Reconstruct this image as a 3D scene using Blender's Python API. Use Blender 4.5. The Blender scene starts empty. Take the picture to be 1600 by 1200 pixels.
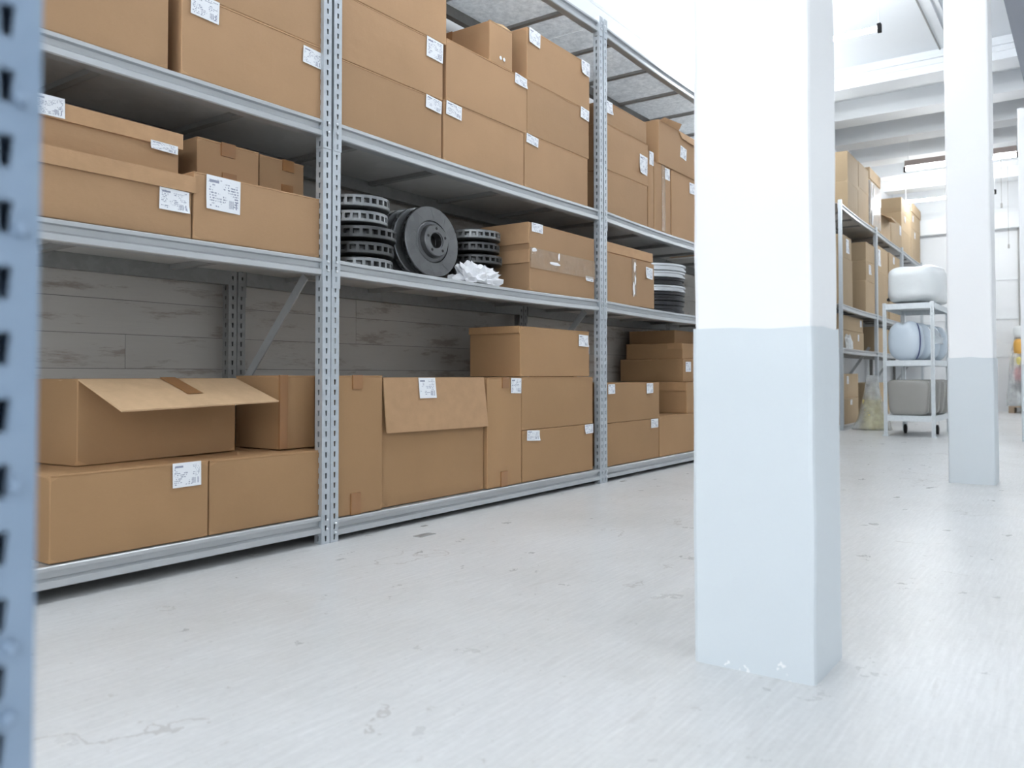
import bpy, bmesh, math, random
from mathutils import Vector, Matrix, noise
R = math.radians
sc = bpy.context.scene
COL = sc.collection

# ------------------------------------------------------------------ camera, world, daylight, exposure
cam_d = bpy.data.cameras.new('camera')
cam = bpy.data.objects.new('camera', cam_d); COL.objects.link(cam); sc.camera = cam
cam_d.sensor_width = 36.0
cam_d.lens = 1283.573 / 1600 * 36
cam_d.shift_y = -(600 - 555.4888) / 1600
cam_d.clip_start = 0.05
cam.location = (0, 0, 0.6)
cam.rotation_euler = (R(90 + 1.411), R(0.06), R(35.4108 - 90))
cam_d.dof.use_dof = True
cam_d.dof.focus_distance = 3.4
cam_d.dof.aperture_fstop = 4.0

world = bpy.data.worlds.new('world'); sc.world = world; world.use_nodes = True
world.node_tree.nodes['Background'].inputs[0].default_value = (0.75, 0.87, 1.0, 1)
world.node_tree.nodes['Background'].inputs[1].default_value = 1.0

sc.view_settings.view_transform = 'Standard'
sc.view_settings.look = 'None'
sc.view_settings.gamma = 1.0
sc.view_settings.use_curve_mapping = False
sc.view_settings.exposure = 0.54
sc.cycles.max_bounces = 7
sc.cycles.diffuse_bounces = 5
sc.cycles.glossy_bounces = 3
sc.cycles.transparent_max_bounces = 6
sc.cycles.caustics_reflective = False
sc.cycles.caustics_refractive = False

TUBE_POWER = 74.0       # radiance of the fluorescent tubes
PANE_POWER = 5.0        # daylight behind the clerestory panes
BIG_PANE_POWER = 3.2    # daylight in the big windows of the wall behind the camera


# ------------------------------------------------------------------ materials
def new_mat(name):
    m = bpy.data.materials.new(name); m.use_nodes = True
    nt = m.node_tree
    return m, nt, nt.nodes['Principled BSDF']

def N(nt, kind, **kw):
    n = nt.nodes.new(kind)
    for k, v in kw.items():
        if k in n.inputs: n.inputs[k].default_value = v
        else: setattr(n, k, v)
    return n

def L(nt, a, b): nt.links.new(a, b)

def math_n(nt, op, a, b=None, c=None):
    n = nt.nodes.new('ShaderNodeMath'); n.operation = op
    for i, v in enumerate((a, b, c)):
        if v is None: continue
        if isinstance(v, (int, float)): n.inputs[i].default_value = v
        else: L(nt, v, n.inputs[i])
    return n.outputs[0]

def mix_rgb(nt, fac, a, b, mode='MIX'):
    n = nt.nodes.new('ShaderNodeMix'); n.data_type = 'RGBA'; n.blend_type = mode
    for sock, v in ((n.inputs[0], fac), (n.inputs[6], a), (n.inputs[7], b)):
        if isinstance(v, (int, float)): sock.default_value = v
        elif isinstance(v, tuple): sock.default_value = v if len(v) == 4 else (*v, 1)
        else: L(nt, v, sock)
    return n.outputs[2]

def ramp(nt, fac, stops):
    n = nt.nodes.new('ShaderNodeValToRGB')
    e = n.color_ramp.elements
    e[0].position, e[0].color = stops[0][0], (*stops[0][1], 1)
    e[1].position, e[1].color = stops[-1][0], (*stops[-1][1], 1)
    for p, c in stops[1:-1]:
        k = e.new(p); k.color = (*c, 1)
    L(nt, fac, n.inputs[0])
    return n.outputs[0]

def obj_coords(nt, scale=(1, 1, 1), rnd=True):
    tc = N(nt, 'ShaderNodeTexCoord'); mp = N(nt, 'ShaderNodeMapping')
    mp.inputs['Scale'].default_value = scale
    L(nt, tc.outputs['Object'], mp.inputs['Vector'])
    if rnd:
        oi = N(nt, 'ShaderNodeObjectInfo')
        cx = N(nt, 'ShaderNodeCombineXYZ')
        r = math_n(nt, 'MULTIPLY', oi.outputs['Random'], 37.0)
        for i in range(3): L(nt, r, cx.inputs[i])
        L(nt, cx.outputs[0], mp.inputs['Location'])
    return mp.outputs[0]

def noise_n(nt, vec, scale, detail=4, rough=0.55):
    n = N(nt, 'ShaderNodeTexNoise')
    n.inputs['Scale'].default_value = scale; n.inputs['Detail'].default_value = detail
    n.inputs['Roughness'].default_value = rough
    L(nt, vec, n.inputs['Vector'])
    return n.outputs['Fac']

def bump(nt, bs, h, strength, dist):
    b = N(nt, 'ShaderNodeBump'); b.inputs['Strength'].default_value = strength
    b.inputs['Distance'].default_value = dist
    L(nt, h, b.inputs['Height']); L(nt, b.outputs[0], bs.inputs['Normal'])

def mat_card(name, col, var=0.10):
    m, nt, bs = new_mat(name)
    v = obj_coords(nt)
    big = noise_n(nt, v, 3.0, 3)
    fine = noise_n(nt, obj_coords(nt, (30, 30, 260)), 3.0, 2)
    oi = N(nt, 'ShaderNodeObjectInfo')
    c = mix_rgb(nt, big, tuple(x * (1 - var) for x in col), tuple(min(1, x * (1 + var)) for x in col))
    k = math_n(nt, 'MULTIPLY_ADD', oi.outputs['Random'], 0.16, 0.92)
    k = math_n(nt, 'MULTIPLY', k, math_n(nt, 'MULTIPLY_ADD', fine, 0.10, 0.95))
    ge = N(nt, 'ShaderNodeNewGeometry')
    wear = math_n(nt, 'MULTIPLY', math_n(nt, 'GREATER_THAN', ge.outputs['Pointiness'], 0.55), math_n(nt, 'MULTIPLY', noise_n(nt, v, 22.0, 3), 0.55))
    c = mix_rgb(nt, wear, c, tuple(min(1, x * 1.55) for x in col))
    mul = N(nt, 'ShaderNodeVectorMath', operation='SCALE')
    L(nt, c, mul.inputs[0]); L(nt, k, mul.inputs['Scale'])
    L(nt, mul.outputs[0], bs.inputs['Base Color'])
    bs.inputs['Roughness'].default_value = 0.72
    bs.inputs['Specular IOR Level'].default_value = 0.25
    dents = noise_n(nt, v, 9.0, 3)
    bump(nt, bs, math_n(nt, 'ADD', dents, math_n(nt, 'MULTIPLY', fine, 0.12)), 0.35, 0.006)
    return m

def mat_metal(name, lo, hi, rough=0.42, metallic=0.75, scale=28.0, stretch=(1, 1, 1)):
    m, nt, bs = new_mat(name)
    v = obj_coords(nt, stretch)
    vo = N(nt, 'ShaderNodeTexVoronoi'); vo.inputs['Scale'].default_value = scale
    L(nt, v, vo.inputs['Vector'])
    nz = noise_n(nt, v, scale * 0.4, 5)
    f = math_n(nt, 'ADD', math_n(nt, 'MULTIPLY', vo.outputs['Color'], 0.35), math_n(nt, 'MULTIPLY', nz, 0.75))
    L(nt, mix_rgb(nt, f, lo, hi), bs.inputs['Base Color'])
    bs.inputs['Metallic'].default_value = metallic
    L(nt, math_n(nt, 'MULTIPLY_ADD', nz, 0.25, rough - 0.12), bs.inputs['Roughness'])
    return m

def mat_plain(name, col, rough=0.6, metallic=0.0, spec=0.4, var=0.06, scale=6.0, bmp=0.0):
    m, nt, bs = new_mat(name)
    v = obj_coords(nt)
    nz = noise_n(nt, v, scale, 5)
    L(nt, mix_rgb(nt, nz, tuple(x * (1 - var) for x in col), tuple(min(1, x * (1 + var)) for x in col)), bs.inputs['Base Color'])
    bs.inputs['Roughness'].default_value = rough
    bs.inputs['Metallic'].default_value = metallic
    bs.inputs['Specular IOR Level'].default_value = spec
    if bmp: bump(nt, bs, nz, bmp, 0.01)
    return m

def mat_emit(name, col, power):
    m, nt, bs = new_mat(name)
    bs.inputs['Base Color'].default_value = (0.9, 0.9, 0.9, 1)
    bs.inputs['Emission Color'].default_value = (*col, 1)
    bs.inputs['Emission Strength'].default_value = power
    return m

def mat_print(name):
    """white paper with rows of small dark-blue type and a code block"""
    m, nt, bs = new_mat(name)
    uv = N(nt, 'ShaderNodeUVMap'); sp = N(nt, 'ShaderNodeSeparateXYZ'); L(nt, uv.outputs[0], sp.inputs[0])
    x, y = sp.outputs[0], sp.outputs[1]
    oi = N(nt, 'ShaderNodeObjectInfo')
    rows = math_n(nt, 'MULTIPLY', y, 13.0)
    fr = math_n(nt, 'FRACT', rows); rid = math_n(nt, 'FLOOR', rows)
    on_row = math_n(nt, 'LESS_THAN', math_n(nt, 'ABSOLUTE', math_n(nt, 'SUBTRACT', fr, 0.5)), 0.27)
    cx = N(nt, 'ShaderNodeCombineXYZ')
    L(nt, math_n(nt, 'MULTIPLY', x, 30.0), cx.inputs[0]); L(nt, math_n(nt, 'MULTIPLY', rid, 7.3), cx.inputs[1])
    L(nt, math_n(nt, 'MULTIPLY', oi.outputs['Random'], 91.0), cx.inputs[2])
    words = math_n(nt, 'GREATER_THAN', noise_n(nt, cx.outputs[0], 1.0, 1), 0.5)
    cb = N(nt, 'ShaderNodeCombineXYZ')
    L(nt, math_n(nt, 'MULTIPLY', x, 3.0), cb.inputs[0]); L(nt, math_n(nt, 'MULTIPLY', y, 3.2), cb.inputs[1])
    L(nt, math_n(nt, 'MULTIPLY', oi.outputs['Random'], 47.0), cb.inputs[2])
    blocks = math_n(nt, 'GREATER_THAN', noise_n(nt, cb.outputs[0], 1.3, 0), 0.47)
    txt = math_n(nt, 'MULTIPLY', math_n(nt, 'MULTIPLY', on_row, words), blocks)
    def rect(x0, x1, y0, y1):
        a = math_n(nt, 'MULTIPLY', math_n(nt, 'GREATER_THAN', x, x0), math_n(nt, 'LESS_THAN', x, x1))
        b = math_n(nt, 'MULTIPLY', math_n(nt, 'GREATER_THAN', y, y0), math_n(nt, 'LESS_THAN', y, y1))
        return math_n(nt, 'MULTIPLY', a, b)
    inner = rect(0.06, 0.94, 0.08, 0.92)
    cz = N(nt, 'ShaderNodeCombineXYZ'); L(nt, math_n(nt, 'MULTIPLY', x, 60.0), cz.inputs[0])
    bars = math_n(nt, 'GREATER_THAN', noise_n(nt, cz.outputs[0], 1.0, 0), 0.5)
    code = math_n(nt, 'MULTIPLY', bars, rect(0.64, 0.90, 0.12, 0.36))
    head = rect(0.08, 0.36, 0.80, 0.88)
    ink = math_n(nt, 'MINIMUM', math_n(nt, 'ADD', math_n(nt, 'MULTIPLY', txt, inner), math_n(nt, 'ADD', code, head)), 1.0)
    L(nt, mix_rgb(nt, math_n(nt, 'MULTIPLY', ink, 0.75), (0.80, 0.82, 0.85), (0.08, 0.10, 0.20)), bs.inputs['Base Color'])
    bs.inputs['Roughness'].default_value = 0.45
    return m

def mat_floor():
    m, nt, bs = new_mat('worn_painted_concrete')
    v = obj_coords(nt, rnd=False)
    big = noise_n(nt, v, 0.9, 5, 0.6)
    mid = noise_n(nt, v, 6.0, 6, 0.65)
    fine = noise_n(nt, v, 70.0, 4, 0.6)
    c = ramp(nt, big, [(0.30, (0.58, 0.58, 0.57)), (0.52, (0.66, 0.665, 0.665)), (0.75, (0.70, 0.71, 0.72))])
    c = mix_rgb(nt, math_n(nt, 'MULTIPLY', math_n(nt, 'SUBTRACT', mid, 0.35), 0.7), c, (0.73, 0.74, 0.75))
    # grime specks
    specks = ramp(nt, noise_n(nt, v, 26.0, 6, 0.75), [(0.30, (1, 1, 1)), (0.39, (0, 0, 0))])
    c = mix_rgb(nt, math_n(nt, 'MULTIPLY', specks, 0.55), c, (0.36, 0.34, 0.31))
    # long scuffs
    w = N(nt, 'ShaderNodeMapping'); w.inputs['Rotation'].default_value = (0, 0, 0.6); w.inputs['Scale'].default_value = (1.3, 14, 1)
    L(nt, v, w.inputs['Vector'])
    sc_ = ramp(nt, noise_n(nt, w.outputs[0], 2.0, 5, 0.6), [(0.25, (1, 1, 1)), (0.36, (0, 0, 0))])
    c = mix_rgb(nt, math_n(nt, 'MULTIPLY', sc_, 0.30), c, (0.42, 0.40, 0.37))
    # hair cracks
    vo = N(nt, 'ShaderNodeTexVoronoi', feature='DISTANCE_TO_EDGE'); vo.inputs['Scale'].default_value = 0.8
    dv = N(nt, 'ShaderNodeVectorMath', operation='ADD'); nz = N(nt, 'ShaderNodeTexNoise'); nz.inputs['Scale'].default_value = 3.0
    nz.inputs['Detail'].default_value = 6
    L(nt, v, nz.inputs['Vector']); L(nt, v, dv.inputs[0]); L(nt, nz.outputs['Color'], dv.inputs[1]); L(nt, dv.outputs[0], vo.inputs['Vector'])
    crack = math_n(nt, 'LESS_THAN', vo.outputs['Distance'], 0.004)
    crack = math_n(nt, 'MULTIPLY', crack, math_n(nt, 'GREATER_THAN', noise_n(nt, v, 1.7, 2), 0.55))
    c = mix_rgb(nt, math_n(nt, 'MULTIPLY', crack, 0.5), c, (0.40, 0.38, 0.36))
    hatch = None
    for rot_ in (0.35, 1.9):
        wh = N(nt, 'ShaderNodeMapping'); wh.inputs['Rotation'].default_value = (0, 0, rot_); wh.inputs['Scale'].default_value = (8, 110, 1)
        L(nt, v, wh.inputs['Vector']); hn = noise_n(nt, wh.outputs[0], 1.0, 3, 0.6)
        hatch = hn if hatch is None else math_n(nt, 'MULTIPLY', hatch, hn)
    fine = math_n(nt, 'ADD', math_n(nt, 'MULTIPLY', fine, 0.6), math_n(nt, 'MULTIPLY', hatch, 1.5))
    tint = math_n(nt, 'MULTIPLY_ADD', fine, 0.30, 0.83)
    sv = N(nt, 'ShaderNodeVectorMath', operation='SCALE'); L(nt, c, sv.inputs[0]); L(nt, tint, sv.inputs['Scale'])
    L(nt, sv.outputs[0], bs.inputs['Base Color'])
    L(nt, math_n(nt, 'MULTIPLY_ADD', mid, 0.30, 0.17), bs.inputs['Roughness'])
    bs.inputs['Specular IOR Level'].default_value = 0.32
    bump(nt, bs, math_n(nt, 'ADD', mid, math_n(nt, 'MULTIPLY', fine, 0.4)), 0.22, 0.006)
    return m

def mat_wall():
    m, nt, bs = new_mat('worn_shaded_boards')
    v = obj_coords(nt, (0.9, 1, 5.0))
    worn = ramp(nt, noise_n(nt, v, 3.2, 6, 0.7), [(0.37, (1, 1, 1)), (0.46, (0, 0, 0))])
    c = mix_rgb(nt, noise_n(nt, v, 0.8, 3), (0.46, 0.43, 0.39), (0.60, 0.565, 0.52))  # base tone lowered and warmed to carry the shade behind the shelves
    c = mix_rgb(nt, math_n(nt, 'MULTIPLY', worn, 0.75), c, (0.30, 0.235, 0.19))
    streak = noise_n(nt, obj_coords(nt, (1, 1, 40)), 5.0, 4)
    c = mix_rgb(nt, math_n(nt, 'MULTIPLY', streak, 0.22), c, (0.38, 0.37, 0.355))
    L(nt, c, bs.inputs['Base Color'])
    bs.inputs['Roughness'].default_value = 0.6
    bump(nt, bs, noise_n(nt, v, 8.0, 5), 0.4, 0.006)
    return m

def mat_plaster(name, col, chip=False):
    m, nt, bs = new_mat(name)
    v = obj_coords(nt)
    nz = noise_n(nt, v, 7.0, 5); n2 = noise_n(nt, v, 1.6, 3)
    c = mix_rgb(nt, n2, tuple(x * 0.94 for x in col), col)
    if chip:
        sp = N(nt, 'ShaderNodeSeparateXYZ'); tc = N(nt, 'ShaderNodeTexCoord'); L(nt, tc.outputs['Object'], sp.inputs[0])
        low = math_n(nt, 'SUBTRACT', 0.56, math_n(nt, 'MULTIPLY', sp.outputs[2], 3.2))
        low = math_n(nt, 'MAXIMUM', low, 0.16)
        chips = math_n(nt, 'LESS_THAN', noise_n(nt, v, 13.0, 4, 0.6), math_n(nt, 'MULTIPLY', low, 0.72))
        c = mix_rgb(nt, math_n(nt, 'MULTIPLY', chips, 0.85), c, (0.88, 0.89, 0.90))
    L(nt, c, bs.inputs['Base Color'])
    bs.inputs['Roughness'].default_value = 0.42 if chip else 0.55
    bump(nt, bs, math_n(nt, 'ADD', nz, math_n(nt, 'MULTIPLY', n2, 1.5)), 0.25, 0.012)
    return m

def mat_film(name, col, rough=0.25, alpha=0.45):
    m, nt, bs = new_mat(name)
    v = obj_coords(nt)
    nz = noise_n(nt, v, 14.0, 5)
    bs.inputs['Base Color'].default_value = (*col, 1)
    bs.inputs['Roughness'].default_value = rough
    bs.inputs['Specular IOR Level'].default_value = 0.8
    L(nt, math_n(nt, 'MULTIPLY_ADD', nz, 0.5, alpha - 0.25), bs.inputs['Alpha'])
    bump(nt, bs, nz, 0.6, 0.02)
    return m

M = {}
M['card'] = mat_card('brown_cardboard', (0.405, 0.250, 0.138))
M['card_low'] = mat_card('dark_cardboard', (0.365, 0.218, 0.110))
M['card_in'] = mat_card('pale_cardboard_edge', (0.47, 0.32, 0.19))
M['card_far'] = mat_card('buff_cardboard', (0.43, 0.32, 0.20))
M['tape'] = mat_plain('brown_packing_tape', (0.31, 0.150, 0.058), rough=0.28, spec=0.6)
M['clear_tape'] = mat_film('clear_packing_tape', (0.50, 0.36, 0.24), 0.12, 0.45)
M['label'] = mat_print('printed_paper')
M['galv'] = mat_metal('galvanised_steel', (0.43, 0.45, 0.465), (0.55, 0.57, 0.585), 0.40, 0.60, 40, (0.12, 1, 1))
M['galv_post'] = mat_metal('galvanised_upright', (0.45, 0.49, 0.525), (0.54, 0.58, 0.615), 0.42, 0.5, 90)
M['galv_sheet'] = mat_metal('dull_shelf_sheet', (0.50, 0.495, 0.48), (0.66, 0.65, 0.635), 0.5, 0.15, 16)
def mat_fibre():
    m, nt, bs = new_mat('translucent_fibre_sheet')
    v = obj_coords(nt, (1, 1, 1))
    nz = noise_n(nt, v, 30.0, 6, 0.7)
    c = ramp(nt, nz, [(0.32, (0.62, 0.64, 0.655)), (0.68, (0.92, 0.935, 0.945))])
    L(nt, c, bs.inputs['Base Color']); bs.inputs['Roughness'].default_value = 0.6
    tr = N(nt, 'ShaderNodeBsdfTranslucent'); L(nt, c, tr.inputs[0])
    mx = N(nt, 'ShaderNodeMixShader'); mx.inputs[0].default_value = 0.46
    L(nt, bs.outputs[0], mx.inputs[1]); L(nt, tr.outputs[0], mx.inputs[2])
    L(nt, mx.outputs[0], nt.nodes['Material Output'].inputs['Surface'])
    return m
M['fibre_sheet'] = mat_fibre()
M['bar'] = mat_metal('shelf_support_bar', (0.28, 0.278, 0.27), (0.38, 0.377, 0.37), 0.55, 0.1, 30)
M['galv_dark'] = mat_metal('dark_galvanised_steel', (0.19, 0.19, 0.185), (0.29, 0.29, 0.28), 0.5, 0.35, 50)  # darker steel tone for the rear posts and rear beams
M['bolt'] = mat_plain('bolt_steel', (0.72, 0.75, 0.78), 0.3, 0.7)
M['blue_post'] = mat_metal('blue_grey_upright', (0.24, 0.33, 0.45), (0.30, 0.39, 0.51), 0.4, 0.3, 40)
M['iron'] = mat_metal('cast_iron', (0.055, 0.056, 0.058), (0.13, 0.132, 0.135), 0.42, 0.7, 30)
M['iron_mid'] = mat_metal('worn_iron', (0.075, 0.077, 0.08), (0.155, 0.158, 0.162), 0.34, 0.8, 30)
M['iron_light'] = mat_metal('machined_iron', (0.20, 0.21, 0.215), (0.36, 0.37, 0.38), 0.4, 0.7, 30)
M['dark_joint'] = mat_plain('dusty_joint', (0.16, 0.15, 0.14), 0.8)
M['dark'] = mat_plain('dark_hollow', (0.012, 0.012, 0.013), 0.8)
M['white_plastic'] = mat_plain('white_plastic_sheet', (0.82, 0.83, 0.86), 0.35, spec=0.5)
M['steel'] = mat_metal('bright_steel', (0.55, 0.57, 0.59), (0.78, 0.80, 0.82), 0.33, 0.8, 8, (0.2, 0.2, 6))
M['black_steel'] = mat_metal('black_steel', (0.018, 0.018, 0.02), (0.05, 0.05, 0.055), 0.4, 0.6, 10)
M['floor'] = mat_floor()
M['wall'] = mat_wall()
M['wall_plain'] = mat_plaster('white_wall_paint', (0.83, 0.85, 0.87))
M['ceiling'] = mat_plaster('white_ceiling_paint', (0.86, 0.885, 0.905))
M['col_white'] = mat_plaster('white_column_paint', (0.88, 0.89, 0.905))
M['col_grey'] = mat_plaster('grey_column_paint', (0.65, 0.70, 0.735), True)
M['girder'] = mat_plaster('shaded_girder_grey', (0.40, 0.43, 0.50))  # blue grey stands in for shade on the girder underside
M['tube'] = mat_emit('fluorescent_tube', (0.95, 0.98, 1.0), TUBE_POWER)
M['pane'] = mat_emit('daylit_pane', (0.94, 0.975, 1.0), PANE_POWER)
M['pane_big'] = mat_emit('daylit_large_pane', (0.94, 0.975, 1.0), BIG_PANE_POWER)
M['white_paint'] = mat_plain('white_gloss_paint', (0.82, 0.84, 0.86), 0.35)
M['brown_metal'] = mat_plain('brown_reflector', (0.33, 0.27, 0.25), 0.5)
M['trolley'] = mat_metal('pale_trolley_steel', (0.62, 0.67, 0.70), (0.80, 0.84, 0.87), 0.4, 0.3, 60)
M['rubber'] = mat_plain('black_rubber', (0.03, 0.03, 0.03), 0.7)
M['pale_plastic'] = mat_plain('pale_blue_plastic', (0.60, 0.68, 0.76), 0.22, spec=0.6)
M['navy'] = mat_plain('navy_stripe', (0.05, 0.07, 0.18), 0.4)
M['grey_plastic'] = mat_plain('warm_grey_plastic', (0.33, 0.32, 0.30), 0.25, spec=0.6)
M['film'] = mat_film('clear_film', (0.75, 0.78, 0.80), 0.2, 0.42)
M['film_white'] = mat_plain('milky_film', (0.78, 0.81, 0.82), 0.3, spec=0.6, bmp=0.5)
M['yellow'] = mat_plain('yellow_foam', (0.72, 0.62, 0.22), 0.6)
M['red'] = mat_plain('red_sack', (0.60, 0.06, 0.05), 0.5)
M['orange'] = mat_plain('orange_sack', (0.75, 0.42, 0.10), 0.5)
M['wood'] = mat_plain('pallet_wood', (0.34, 0.26, 0.19), 0.7)


# ------------------------------------------------------------------ mesh helpers
class MB:
    def __init__(s): s.v = []; s.f = []; s.uv = None
    def quadbox(s, x0, x1, y0, y1, z0, z1):
        b = len(s.v)
        s.v += [(x0, y0, z0), (x1, y0, z0), (x1, y1, z0), (x0, y1, z0), (x0, y0, z1), (x1, y0, z1), (x1, y1, z1), (x0, y1, z1)]
        s.f += [tuple(b + i for i in q) for q in ((3, 2, 1, 0), (4, 5, 6, 7), (0, 1, 5, 4), (1, 2, 6, 5), (2, 3, 7, 6), (3, 0, 4, 7))]
        return s
    def bar(s, a, b, w, h, up=(0, 0, 1)):
        a, b = Vector(a), Vector(b); d = (b - a).normalized(); u = Vector(up)
        if abs(d.dot(u)) > 0.98: u = Vector((1, 0, 0))
        x = d.cross(u).normalized(); y = x.cross(d).normalized(); k = len(s.v)
        for p in (a, b):
            for sx, sy in ((-1, -1), (1, -1), (1, 1), (-1, 1)):
                s.v.append(tuple(p + x * sx * w / 2 + y * sy * h / 2))
        s.f += [tuple(k + i for i in q) for q in ((0, 1, 2, 3), (7, 6, 5, 4), (0, 4, 5, 1), (1, 5, 6, 2), (2, 6, 7, 3), (3, 7, 4, 0))]
        return s
    def lathe(s, prof, n=32, ax='z', caps=True):
        k = len(s.v); m = len(prof)
        for i in range(n):
            a = 2 * math.pi * i / n
            for r, z in prof: s.v.append((r * math.cos(a), r * math.sin(a), z))
        for i in range(n):
            j = (i + 1) % n
            for q in range(m - 1):
                s.f.append((k + i * m + q, k + j * m + q, k + j * m + q + 1, k + i * m + q + 1))
        if caps:
            s.f.append(tuple(k + i * m for i in range(n))[::-1]); s.f.append(tuple(k + i * m + m - 1 for i in range(n)))
        return s
    def extrude(s, prof, stations):
        """closed profile [(y,z)] swept along x; stations [(x,dz)]"""
        k = len(s.v); m = len(prof)
        for x, dz in stations:
            for y, z in prof: s.v.append((x, y, z + dz))
        for i in range(len(stations) - 1):
            for q in range(m):
                r = (q + 1) % m
                s.f.append((k + i * m + q, k + i * m + r, k + (i + 1) * m + r, k + (i + 1) * m + q))
        s.f.append(tuple(k + q for q in range(m))[::-1]); e = k + (len(stations) - 1) * m
        s.f.append(tuple(e + q for q in range(m)))
        return s
    def mesh(s, name, mat, smooth=False):
        me = bpy.data.meshes.new(name); me.from_pydata(s.v, [], s.f); me.update()
        bm = bmesh.new(); bm.from_mesh(me); bmesh.ops.recalc_face_normals(bm, faces=bm.faces); bm.to_mesh(me); bm.free()
        if mat: me.materials.append(M[mat])
        if smooth:
            for p in me.polygons: p.use_smooth = True
        return me

def obj(name, me, parent=None, loc=(0, 0, 0), rot=(0, 0, 0)):
    o = bpy.data.objects.new(name, me); COL.objects.link(o)
    o.location = loc; o.rotation_euler = rot
    if parent: o.parent = parent
    return o

def empty(name, loc=(0, 0, 0), rz=0.0):
    o = bpy.data.objects.new(name, None); COL.objects.link(o); o.location = loc; o.rotation_euler = (0, 0, rz)
    o.empty_display_size = 0.1
    return o

def tag(o, label, cat, group=None):
    o['label'] = label; o['category'] = cat
    if group: o['group'] = group
    return o

def struct(o, label=None):
    o['kind'] = 'structure'
    if label: o['label'] = label
    return o

def wobbly_prism(x0, x1, y0, y1, z0, z1, amp, seed, bev=0.008, nz=14, top_amp=0.0):
    """hand-plastered square shaft"""
    bm = bmesh.new()
    bmesh.ops.create_cube(bm, size=1.0)
    for v in bm.verts:
        v.co = Vector((x0 + (v.co.x + .5) * (x1 - x0), y0 + (v.co.y + .5) * (y1 - y0), z0 + (v.co.z + .5) * (z1 - z0)))
    vert = [e for e in bm.edges if abs(e.verts[0].co.z - e.verts[1].co.z) > .01]
    bmesh.ops.bevel(bm, geom=vert, offset=bev, segments=2, affect='EDGES', profile=0.5)
    vert = [e for e in bm.edges if abs(e.verts[0].co.z - e.verts[1].co.z) > .01]
    bmesh.ops.subdivide_edges(bm, edges=vert, cuts=nz, use_grid_fill=True)
    hor = [e for e in bm.edges if abs(e.verts[0].co.z - e.verts[1].co.z) < .001 and e.calc_length() > .1]
    bmesh.ops.subdivide_edges(bm, edges=hor, cuts=5, use_grid_fill=True)
    for v in bm.verts:
        p = v.co * 6 + Vector((seed * 3.1, seed, 0))
        d = noise.noise_vector(p) * amp
        v.co.x += d.x; v.co.y += d.y
        if top_amp and v.co.z > z1 - 1e-4: v.co.z += noise.noise(v.co * 14 + Vector((seed, 0, 0))) * top_amp
    me = bpy.data.meshes.new('shaft'); bmesh.ops.recalc_face_normals(bm, faces=bm.faces); bm.to_mesh(me); bm.free()
    return me

# ------------------------------------------------------------------ the room
U0, U1, V0, V1, ZC = -4.0, 15.82, -5.0, 2.90, 3.95
f = struct(obj('floor', MB().quadbox(U0 - .2, U1 + .2, V0 - .2, V1 + .2, -0.1, 0).mesh('floor', 'floor')), 'pale worn painted concrete floor')
c = struct(obj('ceiling', MB().quadbox(U0 - .2, U1 + .2, V0 - .2, V1 + .3, ZC, ZC + .1).mesh('ceiling', 'ceiling')), 'white painted concrete ceiling slab')
obj('floor_plate', MB().quadbox(2.30, 2.385, 2.05, 2.09, 0, .002).mesh('plate', 'galv'), f)
obj('tape_scrap', MB().quadbox(2.47, 2.50, 2.19, 2.205, 0, .001).mesh('scrap', 'bar'), f)
obj('tape_scrap', MB().quadbox(4.16, 4.21, 2.19, 2.21, 0, .001).mesh('scrap', 'bar'), f)
RIB0 = 9.35
for k in range(6):
    u = RIB0 + 1.13 * k
    obj('rib', MB().quadbox(u, u + .34, V0, V1, 3.72, ZC + .01).mesh('rib', 'ceiling'), c)
for u in (-2.0, 1.8, 5.6):
    obj('rib', MB().quadbox(u, u + .34, V0, V1, 3.72, ZC + .01).mesh('rib', 'ceiling'), c)
obj('moulding', MB().quadbox(RIB0 - .035, RIB0, V0, V1, 3.86, 3.90).mesh('moulding', 'white_paint'), c)
obj('moulding', MB().quadbox(RIB0 - .02, RIB0, V0, V1, 3.80, 3.83).mesh('moulding', 'white_paint'), c)
g = struct(obj('girder', MB().quadbox(U0, U1, 0.10, 0.452, 3.03, ZC).mesh('girder', 'girder')), 'concrete girder along the row of columns, coloured blue grey for its shaded underside')
for i, (vv, w) in enumerate(((1.262, .012), (1.20, .05), (1.12, .03))):
    obj('conduit', MB().quadbox(U0, RIB0, vv - w, vv, ZC - (.012 if i == 0 else .03), ZC).mesh('conduit', 'bar' if i == 0 else 'white_paint'), c)

# back wall: backing, boards, clerestory
wb = struct(obj('wall_back', MB().quadbox(U0, U1, V1, V1 + .2, 0, 3.30).mesh('wall_back', 'wall_plain')), 'worn white board-marked wall behind the shelving')
upper = obj('wall_head', MB().quadbox(U0, U1, V1, V1 + .2, 3.725, ZC).mesh('wall_head', 'wall_plain'), wb)
rnd = random.Random(4)
pitch = 0.1255
row = 0; z = 0.0
while z < 3.28:
    zt = min(z + pitch, 3.295)
    off = (0.58 if row % 2 == 0 else -0.55) + rnd.uniform(-.1, .1)
    if 5 <= row <= 8: off = 2.78 - 2.2 + (0 if row in (6, 7) else 1.05)
    u = off - 2.2
    while u < 9.4:
        a, b = max(u, -0.6), min(u + 2.2, 9.4)
        if b - a > .05:
            t = rnd.uniform(.003, .0045)
            obj('board', MB().quadbox(a + .001, b - .001, V1 - t, V1, z + .001, zt - .001).mesh('board', 'wall' if z < 2.4 else 'wall_plain'), wb)  # lower rows take the shade-darkened tone, upper rows the plain white
        u += 2.2
    z += pitch; row += 1
obj('board_backing', MB().quadbox(-.6, 9.4, V1 - .001, V1 + .001, 0, 2.38).mesh('backing', 'dark_joint'), wb)
wn = struct(empty('window_1', (0, V1 + .03, 3.30)), 'bright clerestory window band above the shelving')
u = 0.23
k = 0
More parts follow.
